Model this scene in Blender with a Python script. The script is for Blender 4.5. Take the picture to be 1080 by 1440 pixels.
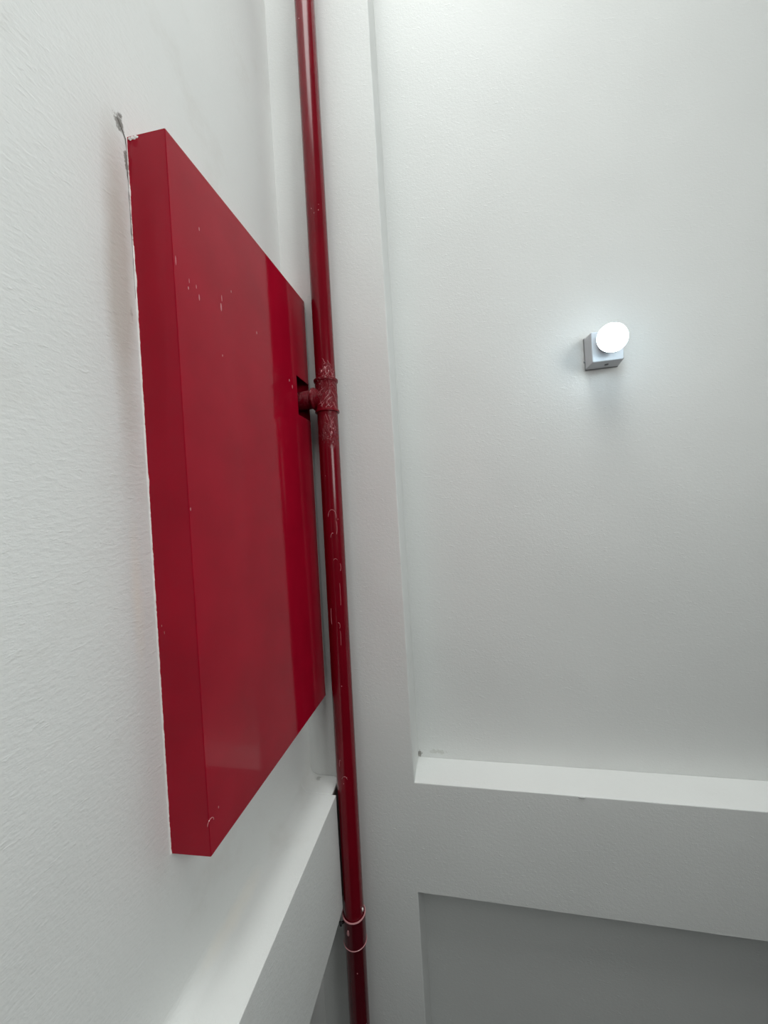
import bpy, bmesh, math, random
from mathutils import Vector, Matrix, noise

for o in list(bpy.data.objects): bpy.data.objects.remove(o)
S = bpy.context.scene
C = S.collection
K = 1.5            # metres per layout unit (layout origin = the eye, eye height EZ)
EZ = 3.0
def W(x, y, z): return Vector((x*K, y*K, z*K + EZ))

# ---------------- camera ----------------
cd = bpy.data.cameras.new('camera'); cam = bpy.data.objects.new('camera', cd); C.objects.link(cam)
cd.sensor_fit = 'HORIZONTAL'; cd.sensor_width = 36; cd.lens = 36*528.0/1080
cd.clip_start = 0.02; cd.clip_end = 100
F = Vector((-0.19617867, 0.98056283, -0.00323521)); R = Vector((0.97884792, 0.1956381, -0.05985385)); U = Vector((0.05805753, 0.01490883, 0.99820191))
m = Matrix((R, U, -F)).transposed().to_4x4(); m.translation = W(0, 0, 0); cam.matrix_world = m
S.camera = cam

# ---------------- sky and exposure ----------------
SKY = (0.97, 1.0, 0.985); SKY_STRENGTH = 8.9
w = bpy.data.worlds.new('overcast_sky'); S.world = w; w.use_nodes = True
bg = w.node_tree.nodes['Background']; bg.inputs[0].default_value = (*SKY, 1); bg.inputs[1].default_value = SKY_STRENGTH
XL, XR, YF, YB, ZT, ZF = -0.4571, 1.42, -1.35, 1.108, 3.18, -2.0   # shaft: left, right, front, back, top (open), floor
YC, XC_ = -1.15, 0.72   # unseen roof slab added to cut the skylight behind and right of the viewer
pl = bpy.data.lights.new('skylight_opening', 'AREA'); pl.shape = 'RECTANGLE'
pl.size = (XC_-XL)*K; pl.size_y = (YB-YC)*K; pl.cycles.is_portal = True
po = bpy.data.objects.new('skylight_opening', pl); po.location = W((XL+XC_)/2, (YC+YB)/2, ZT); C.objects.link(po)
WY0, WY1, WZ0, WZ1 = -1.25, -0.02, .10, 1.10          # side opening added in the right wall to light the left wall
pl = bpy.data.lights.new('side_opening', 'AREA'); pl.shape = 'RECTANGLE'
pl.size = (WZ1-WZ0)*K; pl.size_y = (WY1-WY0)*K; pl.cycles.is_portal = True
po = bpy.data.objects.new('side_opening', pl); po.location = W(XR+.01, (WY0+WY1)/2, (WZ0+WZ1)/2); po.rotation_euler = (0, math.pi/2, 0); C.objects.link(po)
BULB_STRENGTH = 15.0
S.view_settings.view_transform = 'Standard'; S.view_settings.look = 'None'
S.view_settings.exposure = 0.0; S.view_settings.gamma = 1; S.view_settings.use_curve_mapping = False

# ---------------- materials ----------------
def mat(name, col, rough=.5, metal=0, spec=.5, coat=0, emit=None, es=0):
    M = bpy.data.materials.new(name); M.use_nodes = True
    b = M.node_tree.nodes['Principled BSDF']
    b.inputs['Base Color'].default_value = (*col, 1); b.inputs['Roughness'].default_value = rough
    b.inputs['Metallic'].default_value = metal; b.inputs['Specular IOR Level'].default_value = spec
    b.inputs['Coat Weight'].default_value = coat; b.inputs['Coat Roughness'].default_value = .03
    if emit: b.inputs['Emission Color'].default_value = (*emit, 1); b.inputs['Emission Strength'].default_value = es
    return M, M.node_tree, b
def nd(t, k, **kw):
    n = t.nodes.new(k)
    for a, v in kw.items():
        if a in n.inputs: n.inputs[a].default_value = v
        else: setattr(n, a, v)
    return n
def nz(t, vec, scale, detail=2, rough=.5, stretch=None):
    if stretch:
        mp = nd(t, 'ShaderNodeMapping'); mp.inputs['Scale'].default_value = stretch
        t.links.new(vec, mp.inputs['Vector']); vec = mp.outputs[0]
    n = t.nodes.new('ShaderNodeTexNoise'); n.inputs['Scale'].default_value = scale
    n.inputs['Detail'].default_value = detail; n.inputs['Roughness'].default_value = rough
    t.links.new(vec, n.inputs['Vector']); return n.outputs['Fac']
def mth(t, op, a, b=None, c=None, clamp=False):
    n = t.nodes.new('ShaderNodeMath'); n.operation = op; n.use_clamp = clamp
    for i, v in enumerate((a, b, c)):
        if v is None: continue
        if isinstance(v, (int, float)): n.inputs[i].default_value = v
        else: t.links.new(v, n.inputs[i])
    return n.outputs[0]
def rng(t, v, a, b, c, d):
    n = t.nodes.new('ShaderNodeMapRange'); n.clamp = True
    for i, x in enumerate((a, b, c, d)): n.inputs[i+1].default_value = x
    t.links.new(v, n.inputs[0]); return n.outputs[0]
def mixc(t, fac, a, b):
    n = t.nodes.new('ShaderNodeMix'); n.data_type = 'RGBA'
    if isinstance(fac, (int, float)): n.inputs[0].default_value = fac
    else: t.links.new(fac, n.inputs[0])
    for i, v in ((6, a), (7, b)):
        if isinstance(v, tuple): n.inputs[i].default_value = (*v, 1)
        else: t.links.new(v, n.inputs[i])
    return n.outputs[2]
def bump(t, b, layers):
    prev = None
    for h, st, di in layers:
        n = t.nodes.new('ShaderNodeBump'); n.inputs['Strength'].default_value = st; n.inputs['Distance'].default_value = di
        t.links.new(h, n.inputs['Height'])
        if prev: t.links.new(prev, n.inputs['Normal'])
        prev = n.outputs[0]
    t.links.new(prev, b.inputs['Normal'])

def wall_paint(name, col, stains=(), peel=.38):
    """satin emulsion over trowelled plaster; stains = [(centre, radius, colour, noise scale, threshold)]"""
    M, t, b = mat(name, col, .55, spec=.35)
    g = nd(t, 'ShaderNodeNewGeometry').outputs['Position']
    tone = nz(t, g, 2.2, 3)
    c = mixc(t, rng(t, tone, .3, .7, 0, 1), tuple(x*.975 for x in col), tuple(min(1, x*1.015) for x in col))
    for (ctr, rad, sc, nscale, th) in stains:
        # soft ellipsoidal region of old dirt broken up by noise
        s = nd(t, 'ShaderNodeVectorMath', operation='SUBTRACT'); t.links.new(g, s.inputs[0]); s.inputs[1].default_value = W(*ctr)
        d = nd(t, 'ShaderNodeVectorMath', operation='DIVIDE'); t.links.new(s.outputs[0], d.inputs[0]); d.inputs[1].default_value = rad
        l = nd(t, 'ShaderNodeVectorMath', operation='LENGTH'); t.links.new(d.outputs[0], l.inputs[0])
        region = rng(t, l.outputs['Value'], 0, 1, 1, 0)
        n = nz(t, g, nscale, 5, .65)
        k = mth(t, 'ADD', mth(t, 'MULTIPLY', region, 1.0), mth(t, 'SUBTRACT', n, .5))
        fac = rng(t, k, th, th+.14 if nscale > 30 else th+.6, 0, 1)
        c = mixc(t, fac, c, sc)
    t.links.new(c, b.inputs['Base Color'])
    fine = nz(t, g, 260, 3, .6)
    mid = nz(t, g, 105, 3, .55, (1, .6, 1.2))
    trowel = rng(t, nz(t, g, 34, 4, .65, (1, 1, 2.6)), .60, .72, 0, 1)
    broad = nz(t, g, 1.6, 2)
    bump(t, b, [(fine, .25, .0015), (mid, peel, .003), (trowel, .35, .0014), (broad, .25, .03)])
    return M
WC = (.715, .728, .712)
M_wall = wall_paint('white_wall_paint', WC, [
    ((-.4571, .474, .595), (.05, .035, .055), (.23, .225, .21), 90, .60),
    ((-.4571, .483, .545), (.05, .014, .075), (.25, .24, .22), 120, .62),
    ((-.4571, .4755, .314), (.05, .014, .04), (.22, .22, .20), 150, .66),
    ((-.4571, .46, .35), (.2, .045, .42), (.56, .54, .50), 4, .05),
    ((-.4571, .455, -.10), (.2, .03, .3), (.74, .72, .67), 5, .25),
    ((-.4571, .62, -.7377), (.04, .22, .05), (.76, .74, .68), 5, .25),
    ((-.4571, 1.0, -.735), (.02, .03, .03), (.10, .10, .09), 160, .62),
    ((-.43, .985, -.7377), (.06, .05, .01), (.45, .46, .44), 110, .72),
])
M_wallb = wall_paint('white_wall_paint_back', WC, [
    ((-.158, 1.108, -.728), (.05, .03, .045), (.30, .29, .27), 130, .70),
    ((-.10, 1.108, -.72), (.16, .04, .03), (.60, .61, .58), 60, .70),
], .2)
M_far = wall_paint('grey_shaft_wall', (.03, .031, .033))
M_rough = wall_paint('grey_plaster_and_gap_shade', (.13, .12, .11))  # crack plaster; its dark colour also stands in for shade in the pipe chase
M_floor = wall_paint('cement_floor_paint', (.02, .02, .022))

RED = (.34, .004, .016)
def red_paint(name, orange=.35, col=RED, rough=.2, wrinkle=None, spec=.17):
    M, t, b = mat(name, col, rough, spec=spec, coat=0)
    g = nd(t, 'ShaderNodeNewGeometry').outputs['Position']
    n = nz(t, g, 7, 3)
    c = mixc(t, rng(t, n, .3, .7, 0, 1), tuple(x*.9 for x in col), tuple(x*1.08 for x in col))
    layers = [(nz(t, g, 9, 2), orange, .004), (nz(t, g, 120, 2), orange*.35, .0006)]
    if wrinkle:
        sp = nd(t, 'ShaderNodeSeparateXYZ'); t.links.new(g, sp.inputs[0])
        mask = None
        for zc, hw in wrinkle:
            k = rng(t, mth(t, 'ABSOLUTE', mth(t, 'SUBTRACT', sp.outputs[2], W(0, 0, zc).z)), hw*.35, hw, 1, 0)
            mask = k if mask is None else mth(t, 'MAXIMUM', mask, k)
        # dried sealant strands under and over the paint
        st = rng(t, nz(t, g, 95, 5, .7, (1, 1, .45)), .45, .72, 0, 1)
        layers.append((mth(t, 'MULTIPLY', st, mask), .8, .0035))
        sc = mth(t, 'MULTIPLY', rng(t, nz(t, g, 130, 4, .7), .60, .66, 0, 1), mask)
        right = rng(t, nz(t, g, 12, 2), .42, .6, .2, 1)
        c = mixc(t, mth(t, 'MULTIPLY', mth(t, 'MULTIPLY', sc, right), .75), c, (.60, .36, .37))  # pale flecks paint the glints on the wrinkles into the colour
    t.links.new(c, b.inputs['Base Color'])
    bump(t, b, layers)
    return M
M_box = red_paint('gloss_red_cabinet_paint', .05, (.315, .003, .017), .07)
M_pipe = red_paint('gloss_red_pipe_paint', .12, (.165, .002, .009), .19, [(.335, .10), (.222, .08)], .3)
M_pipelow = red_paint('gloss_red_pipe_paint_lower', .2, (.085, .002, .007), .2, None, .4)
M_rim, _, _ = mat('pale_worn_rim', (.52, .24, .25), .35, coat=.4)
M_run_glint, _, _ = mat('pink_run_and_glint', (.55, .20, .22), .25, coat=.6)  # pink paint runs, and painted highlights on pipe strands and spots
M_white, _, _ = mat('white_filler', (.80, .76, .74), .6)
M_dark, _, _ = mat('dark_bolt', (.02, .018, .018), .5, metal=.6)
M_plastic, t_, b_ = mat('white_plastic', (.50, .51, .53), .4)
M_grey, _, _ = mat('grey_gasket', (.22, .23, .24), .6)
M_bulb, _, _ = mat('opal_bulb_lit', (.9, .9, .9), .4, emit=(.66, .87, 1.0), es=BULB_STRENGTH)

# ---------------- mesh helpers ----------------
def obj(name, bm, material, parent=None, smooth=False, kind=None):
    bmesh.ops.recalc_face_normals(bm, faces=bm.faces)
    me = bpy.data.meshes.new(name); bm.to_mesh(me); bm.free()
    if smooth:
        me.polygons.foreach_set('use_smooth', [True]*len(me.polygons)); me.set_sharp_from_angle(angle=math.radians(38))
    o = bpy.data.objects.new(name, me); C.objects.link(o)
    if material: me.materials.append(material)
    if parent:
        o.parent = parent; o.matrix_parent_inverse = Matrix.Translation(-parent.location)
    if kind: o['kind'] = kind
    return o
def thing(name, label, cat, loc):
    o = bpy.data.objects.new(name, None); C.objects.link(o); o.location = loc
    o['label'] = label; o['category'] = cat; return o
def hexa(bm, P):
    """8 corners: 0-3 one face loop, 4-7 the opposite loop"""
    v = [bm.verts.new(p) for p in P]
    for f in ((0,1,2,3), (7,6,5,4), (0,4,5,1), (1,5,6,2), (2,6,7,3), (3,7,4,0)): bm.faces.new([v[i] for i in f])
    return v
def box(bm, a, b):
    (x0, y0, z0), (x1, y1, z1) = a, b
    return hexa(bm, [W(x0,y0,z0), W(x1,y0,z0), W(x1,y1,z0), W(x0,y1,z0), W(x0,y0,z1), W(x1,y0,z1), W(x1,y1,z1), W(x0,y1,z1)])
def extrude(bm, pts, d):
    v0 = [bm.verts.new(p) for p in pts]; v1 = [bm.verts.new(p + d) for p in pts]
    bm.faces.new(v0); bm.faces.new(v1[::-1]); n = len(pts)
    for i in range(n): bm.faces.new((v0[i], v0[(i+1) % n], v1[(i+1) % n], v1[i]))
def lathe(bm, base, axis, prof, seg=48, cap=True):
    """prof = [(distance along axis, radius)] in metres"""
    axis = axis.normalized(); a = axis.orthogonal().normalized(); b = axis.cross(a)
    rings = []
    for h, r in prof:
        rings.append([bm.verts.new(base + axis*h + (a*math.cos(i*2*math.pi/seg) + b*math.sin(i*2*math.pi/seg))*max(r, 1e-5)) for i in range(seg)])
    for p, q in zip(rings, rings[1:]):
        for i in range(seg): bm.faces.new((p[i], p[(i+1) % seg], q[(i+1) % seg], q[i]))
    if cap: bm.faces.new(rings[0][::-1]); bm.faces.new(rings[-1])
def tube(bm, pts, r, seg=8):
    rings = []
    for i, p in enumerate(pts):
        t = (pts[min(i+1, len(pts)-1)] - pts[max(i-1, 0)]).normalized(); a = t.orthogonal().normalized(); b = t.cross(a)
        k = r*(.35 if i in (0, len(pts)-1) else 1)
        rings.append([bm.verts.new(p + (a*math.cos(j*2*math.pi/seg) + b*math.sin(j*2*math.pi/seg))*k) for j in range(seg)])
    for p, q in zip(rings, rings[1:]):
        for i in range(seg): bm.faces.new((p[i], p[(i+1) % seg], q[(i+1) % seg], q[i]))
    bm.faces.new(rings[0][::-1]); bm.faces.new(rings[-1])
def blob(bm, c, r, sq=(1, 1, 1)):
    g = bmesh.ops.create_icosphere(bm, subdivisions=2, radius=1)
    for v in g['verts']: v.co = Vector((v.co.x*r*sq[0], v.co.y*r*sq[1], v.co.z*r*sq[2])) + c
def bevel_mod(o, wd, seg=2, ang=40):
    b = o.modifiers.new('bevel', 'BEVEL'); b.width = wd; b.segments = seg; b.limit_method = 'ANGLE'; b.angle_limit = math.radians(ang)
def structure(name, bm, material, label=None, bev=0, parent=None):
    o = obj(name, bm, material, parent); 
    if parent is None: o['kind'] = 'structure'
    if label: o['label'] = label
    if bev: bevel_mod(o, bev)
    return o

# ---------------- the setting: an open-topped light shaft ----------------
D = 1.0; SD = .108; ZS = -.7377; ZB = -1.0383; XC = -.1613; XLO = -.1691; BL = .0972; T = .08
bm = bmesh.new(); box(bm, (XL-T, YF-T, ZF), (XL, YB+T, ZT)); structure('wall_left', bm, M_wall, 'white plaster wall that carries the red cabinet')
bm = bmesh.new(); box(bm, (XL, YB, ZF), (XR, YB+T, ZT)); structure('wall_back', bm, M_wallb, 'recessed white wall panel behind the lamp')
# unseen right wall; opening added beside and behind the viewer for side light
bm = bmesh.new()
box(bm, (XR, WY1, ZF), (XR+T, YB+T, ZT)); box(bm, (XR, YF-T, ZF), (XR+T, WY0, ZT))
box(bm, (XR, WY0, ZF), (XR+T, WY1, WZ0)); box(bm, (XR, WY0, WZ1), (XR+T, WY1, ZT))
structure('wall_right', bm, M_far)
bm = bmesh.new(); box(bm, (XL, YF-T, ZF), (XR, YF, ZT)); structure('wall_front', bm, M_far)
bm = bmesh.new(); box(bm, (XL-T, YF-T, ZT), (XR+T, YC, ZT+T)); box(bm, (XC_, YC, ZT), (XR+T, YB+T, ZT+T)); structure('skylight_limiting_slab', bm, M_far)  # out of view, added to limit how much skylight comes in
bm = bmesh.new(); box(bm, (XL-T, YF-T, ZF-T), (XR+T, YB+T, ZF)); structure('floor', bm, M_floor)

# corner column and back beam: one plastered layer proud of the back panel, with a small plaster nib on the sill edge
bm = bmesh.new()
o2 = [(XL-.02, ZF), (XLO, ZF), (XLO, ZB)]
random.seed(3)
nseg = 40
for i in range(1, nseg): o2.append((XLO+(XR-XLO)*i/nseg, ZB + .0012*noise.noise(Vector((i*1.7, 0, 0)))))
o2 += [(XR, ZB), (XR, ZS)]
for i in range(nseg-1, 0, -1): o2.append((XC+(XR-XC)*i/nseg, ZS + .0008*noise.noise(Vector((i*1.3, 5, 0)))))
o2 += [(XC, ZS)]
for i in range(1, 30): o2.append((XC + .0012*noise.noise(Vector((0, 9, i*1.1))), ZS+(ZT-ZS)*i/30))
o2 += [(XC, ZT), (XL-.02, ZT)]
extrude(bm, [W(x, D, z) for x, z in o2], Vector((0, SD*K, 0)))
st = structure('trim_1', bm, M_wallb, 'white corner column joined to a beam with a bright sill', .003)
bm = bmesh.new(); blob(bm, W(.2567, D-.0005, ZS-.002), .006, (2.2, .5, .8)); obj('plaster_nib', bm, M_wallb, st, True)

# left beam: ledge with a soft plaster fillet against the wall, chased out near the corner for the pipe
YN = .932
bm = bmesh.new()
sec = [(XL-.02, ZB), (XL+BL, ZB), (XL+BL, ZS)]
r = .026
for i in range(0, 13):
    a = math.radians(i*7.5); sec.append((XL + r - r*math.sin(a), ZS + r - r*math.cos(a)))
sec.append((XL-.02, ZS+r))
extrude(bm, [W(x, YF, z) for x, z in sec], Vector((0, (YN-YF)*K, 0)))
sec2 = [(min(x, XL+BL-.012), z) for x, z in sec]
extrude(bm, [W(x, YN, z) for x, z in sec2], Vector((0, (D-YN)*K, 0)))
st2 = structure('trim_2', bm, M_wall, 'white beam under the cabinet with a bright ledge on top', .0025)
st2.data.polygons.foreach_set('use_smooth', [True]*len(st2.data.polygons)); st2.data.set_sharp_from_angle(angle=math.radians(20))
# strip lining the chased recess, coloured dark for the shade in the gap
bm = bmesh.new(); box(bm, (XL+BL-.012, YN+.0006, ZB+.001), (XL+BL-.0108, D, ZS-.004))
structure('trim_3', bm, M_rough, 'chase cut in the beam beside the pipe, its gap shade painted dark')

# ---------------- fire hose cabinet ----------------
AX = XL + .0681
cab = thing('fire_hose_cabinet', 'large flat glossy red metal cabinet mounted on the left white wall', 'cabinet', W(XL, .73, -.4977))
nt, nb = Vector((0, .4846, .5785)), Vector((0, .4873, -.496))
ft, fb = Vector((0, .9905, .5945)), Vector((0, .9745, -.4976))
def on_edge(z): k = (z-fb.z)/(ft.z-fb.z); return fb.y + (ft.y-fb.y)*k
TH = .0012
n0, n1, ny = .2598, .3612, .9068
loop = [(nb.y, nb.z), (fb.y, fb.z), (on_edge(n0), n0), (ny, n0), (ny, n1), (on_edge(n1), n1), (ft.y, ft.z), (nt.y, nt.z)]
bm = bmesh.new(); extrude(bm, [W(AX-TH, y, z) for y, z in loop], Vector((TH*K, 0, 0)))
fp = obj('front_panel', bm, M_box, cab); bevel_mod(fp, .0012, 2)
wt, wb = (.4865, .584), (.4859, -.4977)        # where the near side meets the wall
bm = bmesh.new()
hexa(bm, [W(XL+.0003, *wb), W(AX-TH, nb.y, nb.z), W(AX-TH, nt.y, nt.z), W(XL+.0003, *wt),
          W(XL+.0003, wb[0]+TH, wb[1]), W(AX-TH, nb.y+TH, nb.z), W(AX-TH, nt.y+TH, nt.z), W(XL+.0003, wt[0]+TH, wt[1])])
obj('side_panel', bm, M_box, cab)
bm = bmesh.new()
hexa(bm, [W(XL+.0003, fb.y-TH, fb.z), W(AX-TH, fb.y-TH, fb.z), W(AX-TH, ft.y-TH, ft.z), W(XL+.0003, ft.y-TH, ft.z),
          W(XL+.0003, fb.y, fb.z), W(AX-TH, fb.y, fb.z), W(AX-TH, ft.y, ft.z), W(XL+.0003, ft.y, ft.z)])
obj('side_panel', bm, M_box, cab)
bm = bmesh.new()
hexa(bm, [W(XL+.0003, wt[0]+TH, wt[1]-TH), W(AX-TH, nt.y+TH, nt.z-TH), W(AX-TH, ft.y-TH, ft.z-TH), W(XL+.0003, ft.y-TH, ft.z-TH),
          W(XL+.0003, wt[0]+TH, wt[1]), W(AX-TH, nt.y+TH, nt.z), W(AX-TH, ft.y-TH, ft.z), W(XL+.0003, ft.y-TH, ft.z)])
obj('top_panel', bm, M_box, cab)
bm = bmesh.new()
hexa(bm, [W(XL+.0003, wb[0]+TH, wb[1]+TH), W(AX-TH, nb.y+TH, nb.z+TH), W(AX-TH, fb.y-TH, fb.z+TH), W(XL+.0003, fb.y-TH, fb.z+TH),
          W(XL+.0003, wb[0]+TH, wb[1]), W(AX-TH, nb.y+TH, nb.z), W(AX-TH, fb.y-TH, fb.z), W(XL+.0003, fb.y-TH, fb.z)])
obj('bottom_panel', bm, M_box, cab)
# pale unpainted fold on the far edge
bm = bmesh.new()
for z0, z1 in ((fb.z+.004, n0-.002), (n1+.004, ft.z-.006)):
    hexa(bm, [W(AX-.003, on_edge(z0), z0), W(AX, on_edge(z0), z0), W(AX, on_edge(z1), z1), W(AX-.003, on_edge(z1), z1),
              W(AX-.003, on_edge(z0)+.003, z0), W(AX, on_edge(z0)+.003, z0), W(AX, on_edge(z1)+.003, z1), W(AX-.003, on_edge(z1)+.003, z1)])
e = obj('edge_fold', bm, M_white, cab); e['label'] = 'pale bare fold along the far edge of the panel'
# ragged filler bead along the near side and its wall joint
random.seed(11)
bm = bmesh.new(); n = 420; prev = None
for i in range(n+1):
    k = i/n; z = wb[1] + (wt[1]-wb[1])*k; y = wb[0] + (wt[0]-wb[0])*k - .0002
    h = noise.noise(Vector((0, 0, z*70)))*.6 + noise.noise(Vector((3, 0, z*260)))*.5
    base = .0016 if z < .42 else .0005
    wd = max(.0002, base + .0013*h + (.004*max(0, noise.noise(Vector((7, 0, z*23)))-.25)))
    cur = [bm.verts.new(p) for p in (W(XL+.0001, y-.0016-.0006*h, z), W(XL+.0006, y-.0018-.0006*h, z), W(XL+wd, y-.0006, z), W(XL+wd, y+.0004, z), W(XL+.0001, y+.0004, z))]
    if prev:
        for j in range(5): bm.faces.new((prev[j], prev[(j+1) % 5], cur[(j+1) % 5], cur[j]))
    else: bm.faces.new(cur[::-1])
    prev = cur
bm.faces.new(prev)
e = obj('joint_filler', bm, M_white, cab); e['label'] = 'ragged white filler bead where the cabinet meets the wall'
# chipped filler on the upper near corner
bm = bmesh.new()
for dx, dz, s in ((.004, .003, .0022), (.009, .0035, .003), (.0145, .003, .0028), (.0175, .0045, .0022), (.013, .0055, .002), (.006, .0055, .0016)):
    blob(bm, W(XL+dx+.001, wt[0]-.0004, wt[1]-dz-.0006*random.random()), s*K, (1.2, .35, .8))
e = obj('filler_chip', bm, M_white, cab, True)
# dark open crack between wall and cabinet
bm = bmesh.new(); prev = None
for i in range(121):
    z = .34 + (.598-.34)*i/120
    h = noise.noise(Vector((1, 4, z*60))); wd = max(.0001, .0006 + .0022*h + (.003 if z > .57 else 0)*((z-.57)/.03)) * min(1, (z-.335)/.12)
    y1_ = (.4865 - .0022) - (max(0, z-.578)*.55)
    cur = [bm.verts.new(p) for p in (W(XL+.00035, y1_-wd, z), W(XL+.00055, y1_-wd*.3, z), W(XL+.00035, y1_+.0014, z), W(XL+.0001, y1_, z))]
    if prev:
        for j in range(4): bm.faces.new((prev[j], prev[(j+1) % 4], cur[(j+1) % 4], cur[j]))
    else: bm.faces.new(cur[::-1])
    prev = cur
bm.faces.new(prev)
e = obj('crack', bm, M_rough, cab); e['label'] = 'grey crack opened along the upper joint'
# paint runs on the front panel and near side
def drip(bm, x, y, z, ln, wd, th=.0009, axis='x'):
    if axis == 'x': blob(bm, W(x, y, z), 1, (th, wd, ln))
    else: blob(bm, W(x, y, z), 1, (wd, th, ln))
for (y, z, ln, wd) in ((.5143, .3612, .004, .0016), (.5169, .3738, .006, .0008), (.5388, .3600, .008, .0018), (.5330, .3740, .005, .0010), (.5969, .3746, .011, .0028),
                       (.6003, .3920, .009, .0012), (.5491, .4774, .005, .0016), (.7164, .3837, .005, .002), (.6311, .4213, .004, .0012), (.5923, .2877, .003, .0012),
                       (.8625, .333, .005, .003), (.8777, .322, .007, .003), (.5100, -.440, .003, .0014), (.489, .0195, .004, .0012), (.4900, .3882, .011, .0011)):
    bm = bmesh.new(); drip(bm, AX, y, z, ln, wd); obj('paint_run', bm, M_run_glint, cab, True)
for (x, z, ln, wd) in ((-.4369, -.0440, .004, .0022), (-.4330, -.028, .012, .0007), (-.4480, -.1527, .003, .001), (-.444, -.163, .007, .0007)):
    bm = bmesh.new(); drip(bm, x, .4862, z, ln, wd, axis='y'); obj('paint_run', bm, M_run_glint, cab, True)
# small curled run near the lower corner
bm = bmesh.new()
tube(bm, [W(AX+.0001, .4905+.007*math.cos(a), -.448+.006*math.sin(a)) for a in [math.radians(q) for q in range(-10, 200, 15)]], .0008)
obj('paint_run', bm, M_run_glint, cab, True)

# ---------------- standpipe with tee and coupling ----------------
YP = .957; PR = .0264*K
def pc(z):
    x = -.3285 + (.0042*(z-.31) if z > .31 else .0078*(z-.31))
    return W(x, YP, z)
pipe = thing('standpipe', 'tall glossy red fire pipe running up the wall corner with tee and coupling', 'pipe', pc(ZF))
def seg(name, z0, z1, prof, material, sm=True):
    a, b = pc(z0), pc(z1); L = (b-a).length
    bm = bmesh.new(); lathe(bm, a, b-a, [(h*L, r) for h, r in prof]); return obj(name, bm, material, pipe, sm)
seg('pipe_length', .349, ZT, [(0, PR), (.03, PR), (.5, PR), (1, PR)], M_pipe)
seg('pipe_length', -1.100, .275, [(0, PR*1.02), (.5, PR*1.03), (1, PR*1.03)], M_pipe)
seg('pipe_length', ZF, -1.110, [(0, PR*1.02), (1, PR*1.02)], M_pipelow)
# tee body with rolled rims at three mouths
z0, z1 = .2690, .3570; TR = PR*1.10; RR = PR*1.22; L = (z1-z0)*K
bm = bmesh.new()
prof = [(0, PR*.99), (0, RR*.97), (.0015, RR), (.006, RR), (.0085, RR*.985), (.0105, TR*1.02), (.014, TR), (L-.016, TR), (L-.0125, TR*1.02), (L-.0105, RR*.98), (L-.007, RR), (L-.002, RR), (L, RR*.96), (L, PR*.99)]
lathe(bm, pc(z0), pc(z1)-pc(z0), prof)
tee = obj('tee_fitting', bm, M_pipe, pipe, True)
zb_ = .3108; jc = pc(zb_); ax = Vector((-1, 0, -.02)).normalized()
bm = bmesh.new(); l1 = .0560
lathe(bm, jc, ax, [(0, TR*.97), (l1-.012, TR*.97), (l1-.009, RR*.93), (l1-.002, RR*.94), (l1, RR*.9), (l1, PR*.9)])
obj('branch_mouth', bm, M_pipe, tee, True)
bm = bmesh.new(); lathe(bm, jc+ax*.045, ax, [(0, PR*.93), (.115, PR*.93)]); obj('branch_pipe', bm, M_pipe, pipe, True)
# sealant strands around the tee, coloured pale to paint highlights on their ridges
random.seed(5)
def pipe_pt(z, ang, r):
    c = pc(z); return c + Vector((math.sin(ang)*r, -math.cos(ang)*r, 0))      # ang 0 = towards the room, + = right
def strand(name, pts, r, material, parent):
    bm = bmesh.new(); tube(bm, pts, r); return obj(name, bm, material, parent, True)
bm = bmesh.new()
for i in range(26):
    z = random.uniform(.355, .405); a = random.uniform(-.1, 1.35); n = random.randint(3, 6); pts = []
    if random.random() < (z-.355)/.05: continue
    for k in range(n):
        pts.append(pipe_pt(z, a, PR+.0002)); z += random.uniform(.001, .006); a += random.uniform(-.16, .16)
    tube(bm, pts, random.uniform(.0005, .0011), 6)
for i in range(22):
    z = random.uniform(.283, .345); a = random.uniform(-.3, 1.3); n = random.randint(3, 6); pts = []
    da = random.choice((-.12, .12, .05))
    for k in range(n):
        pts.append(pipe_pt(z, a, TR+.0004)); z -= random.uniform(.001, .006); a += da + random.uniform(-.08, .08)
    tube(bm, pts, random.uniform(.0005, .0010), 6)
for i in range(10):
    z = random.uniform(.20, .262); a = random.uniform(.1, 1.0); n = random.randint(3, 7); pts = []
    for k in range(n):
        pts.append(pipe_pt(z, a, PR*1.03+.0002)); z -= random.uniform(.001, .007); a += random.uniform(-.12, .12)
    tube(bm, pts, random.uniform(.0004, .0009), 6)
s = obj('sealant_strands', bm, M_run_glint, pipe, True, kind='stuff'); s['label'] = 'dried sealant strands around the tee with their highlights painted pale'
# individual curls and runs down the pipe
R3 = PR*1.03+.0002
def curl(z, a, rz, ra, q0, q1, r=.0008, sk=0):
    pts = [pipe_pt(z + rz*math.sin(math.radians(q)), a + ra*math.cos(math.radians(q)) + sk*math.sin(math.radians(q)), R3) for q in range(q0, q1, 12)]
    strand('paint_curl', pts, r, M_run_glint, pipe)
curl(-.006, .25, .017, .38, -20, 195, .0010)
curl(-.035, .50, .022, .16, -60, 60, .0009)
curl(-.062, .20, .012, .18, 60, 190, .0010)
curl(-.125, .35, .008, .22, 30, 160, .0008)
curl(-.140, .75, .010, .10, -80, 80, .0008)
curl(-.21, .62, .030, .03, -80, 80, .0006)
curl(-.268, -.35, .022, .06, 90, 250, .0009)
curl(-.292, .32, .008, .14, -60, 120, .0008)
curl(-.325, .42, .02, .05, -70, 90, .0006)
curl(-.66, -.25, .016, .12, 60, 200, .0008)
curl(-.700, .10, .014, .30, 20, 160, .0006)
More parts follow.
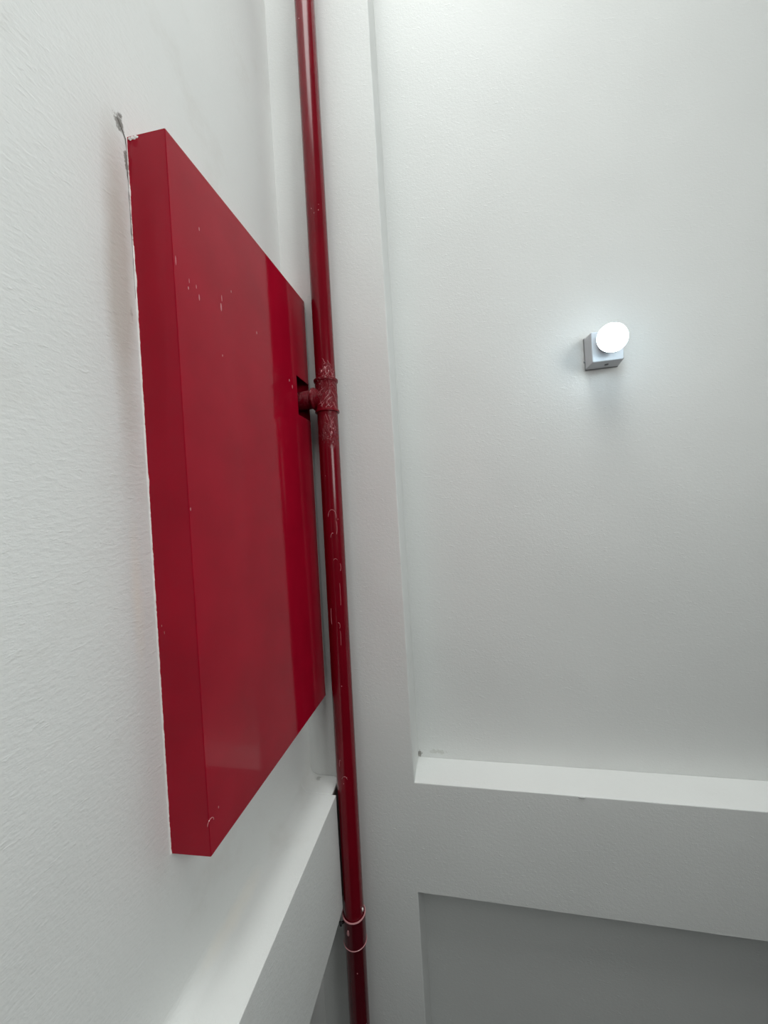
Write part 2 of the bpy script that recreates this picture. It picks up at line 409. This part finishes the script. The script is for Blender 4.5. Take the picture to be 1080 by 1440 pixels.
for (z, a, s_) in ((-.015, .8, .0016), (.795, -.15, .0014), (.790, .55, .0018), (.782, .1, .0012), (.805, .6, .0012), (-.45, .3, .0016), (-.690, .30, .0022), (-.705, .0, .0014), (-1.205, .35, .0022), (.10, -.2, .0014),
                   (1.29, -.35, .0016), (.372, -.05, .0034), (.380, .3, .004), (.372, .65, .003), (.350, -.1, .003), (.212, .62, .004), (.222, .8, .003)):
    bm = bmesh.new(); blob(bm, pipe_pt(z, a, PR*1.02 if z < .3 else PR), s_, (1, .5, 1.4)); obj('highlight_spot', bm, M_run_glint, pipe, True)  # raised spots, coloured pale as painted highlights
bm = bmesh.new(); blob(bm, pipe_pt(1.096, -1.30, PR), .0035, (.7, .7, 4)); blob(bm, pipe_pt(1.078, -1.33, PR), .003, (.6, .6, 3)); e = obj('paint_chip', bm, M_white, pipe, True)
e['label'] = 'white paint daub on the edge of the upper pipe'
# lower sleeve coupling
c0, c1 = -1.142, -1.070; CR = PR*1.15; L = (c1-c0)*K
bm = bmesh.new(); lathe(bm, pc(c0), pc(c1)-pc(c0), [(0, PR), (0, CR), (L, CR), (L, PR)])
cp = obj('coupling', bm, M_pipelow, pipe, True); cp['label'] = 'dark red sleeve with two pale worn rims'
for zc in (c0, c1):
    bm = bmesh.new(); a = pc(zc); rr = .0016 if zc == c0 else .0024
    bm2 = [(-rr, CR-.002), (-rr*.9, CR+.001), (0, CR+.0022), (rr*.9, CR+.001), (rr, CR-.002), (-rr, CR-.002)]
    lathe(bm, a, pc(c1)-pc(c0), bm2, cap=False); obj('coupling_rim', bm, M_rim, cp, True)
bm = bmesh.new(); blob(bm, pipe_pt(-1.098, -.30, CR), .0075, (.75, .3, 1.5)); blob(bm, pipe_pt(-1.092, -.28, CR+.001), .005, (.7, .35, 1)); e = obj('paint_daub', bm, M_rim, cp, True)
bm = bmesh.new(); blob(bm, pipe_pt(-1.050, 1.25, PR+.004), .005, (.8, .8, 1.5)); obj('paint_daub', bm, M_white, cp, True)
bm = bmesh.new()
lathe(bm, pipe_pt(-1.088, -1.15, CR-.004), Vector((-.75, -.66, 0)), [(0, .0045), (.012, .0045), (.012, .0085), (.0175, .0085), (.0185, .0070)], 6)
obj('clamp_bolt', bm, M_dark, cp)

# ---------------- wall lamp ----------------
lx, lz = .3945, .3945
lamp = thing('wall_lamp', 'small white square wall lamp with glowing round bulb on recessed wall', 'lamp', W(lx, YB, lz))
hb = .0400; dp = .052
bm = bmesh.new(); box(bm, (lx-hb, YB-.006, lz-.050), (lx+hb, YB, lz+hb-.004)); e = obj('back_plate', bm, M_grey, lamp); bevel_mod(e, .002)
bm = bmesh.new()
x0, x1, q0, q1 = lx-hb, lx+hb, lz-.0495, lz+.034
k = .003
hexa(bm, [W(x0, YB-.006, q0), W(x1, YB-.006, q0), W(x1, YB-.006, q1), W(x0, YB-.006, q1),
          W(x0+k, YB-dp, q0+k), W(x1-k, YB-dp, q0+k), W(x1-k, YB-dp, q1-k), W(x0+k, YB-dp, q1-k)])
mb = obj('mount_box', bm, M_plastic, lamp); bevel_mod(mb, .004, 3)
bm = bmesh.new(); lathe(bm, W(lx+.004, YB-.028, q0+.001), Vector((0, 0, -1)), [(0, .007), (.002, .007), (.003, .005)], 20); obj('screw', bm, M_grey, mb, True)
bm = bmesh.new(); lathe(bm, W(x0-.002, YB-.012, lz-.030), Vector((-1, 0, 0)), [(0, .004), (.004, .004), (.005, .002)], 12); obj('screw', bm, M_grey, mb, True)
bc = W(lx-.003, YB-dp, lz-.005)
bm = bmesh.new(); lathe(bm, bc, Vector((0, -1, 0)), [(0, .030), (.004, .030), (.010, .027), (.024, .031), (.036, .043), (.040, .045)]); obj('bulb_collar', bm, M_plastic, lamp, True)
bm = bmesh.new(); pr = [(0.038, .044)]
for i in range(0, 15):
    a = math.radians(-25 + i*(113/14)); pr.append((.060 + .036*math.sin(a) , .052*math.cos(a)))
lathe(bm, bc, Vector((0, -1, 0)), pr); obj('bulb', bm, M_bulb, lamp, True)
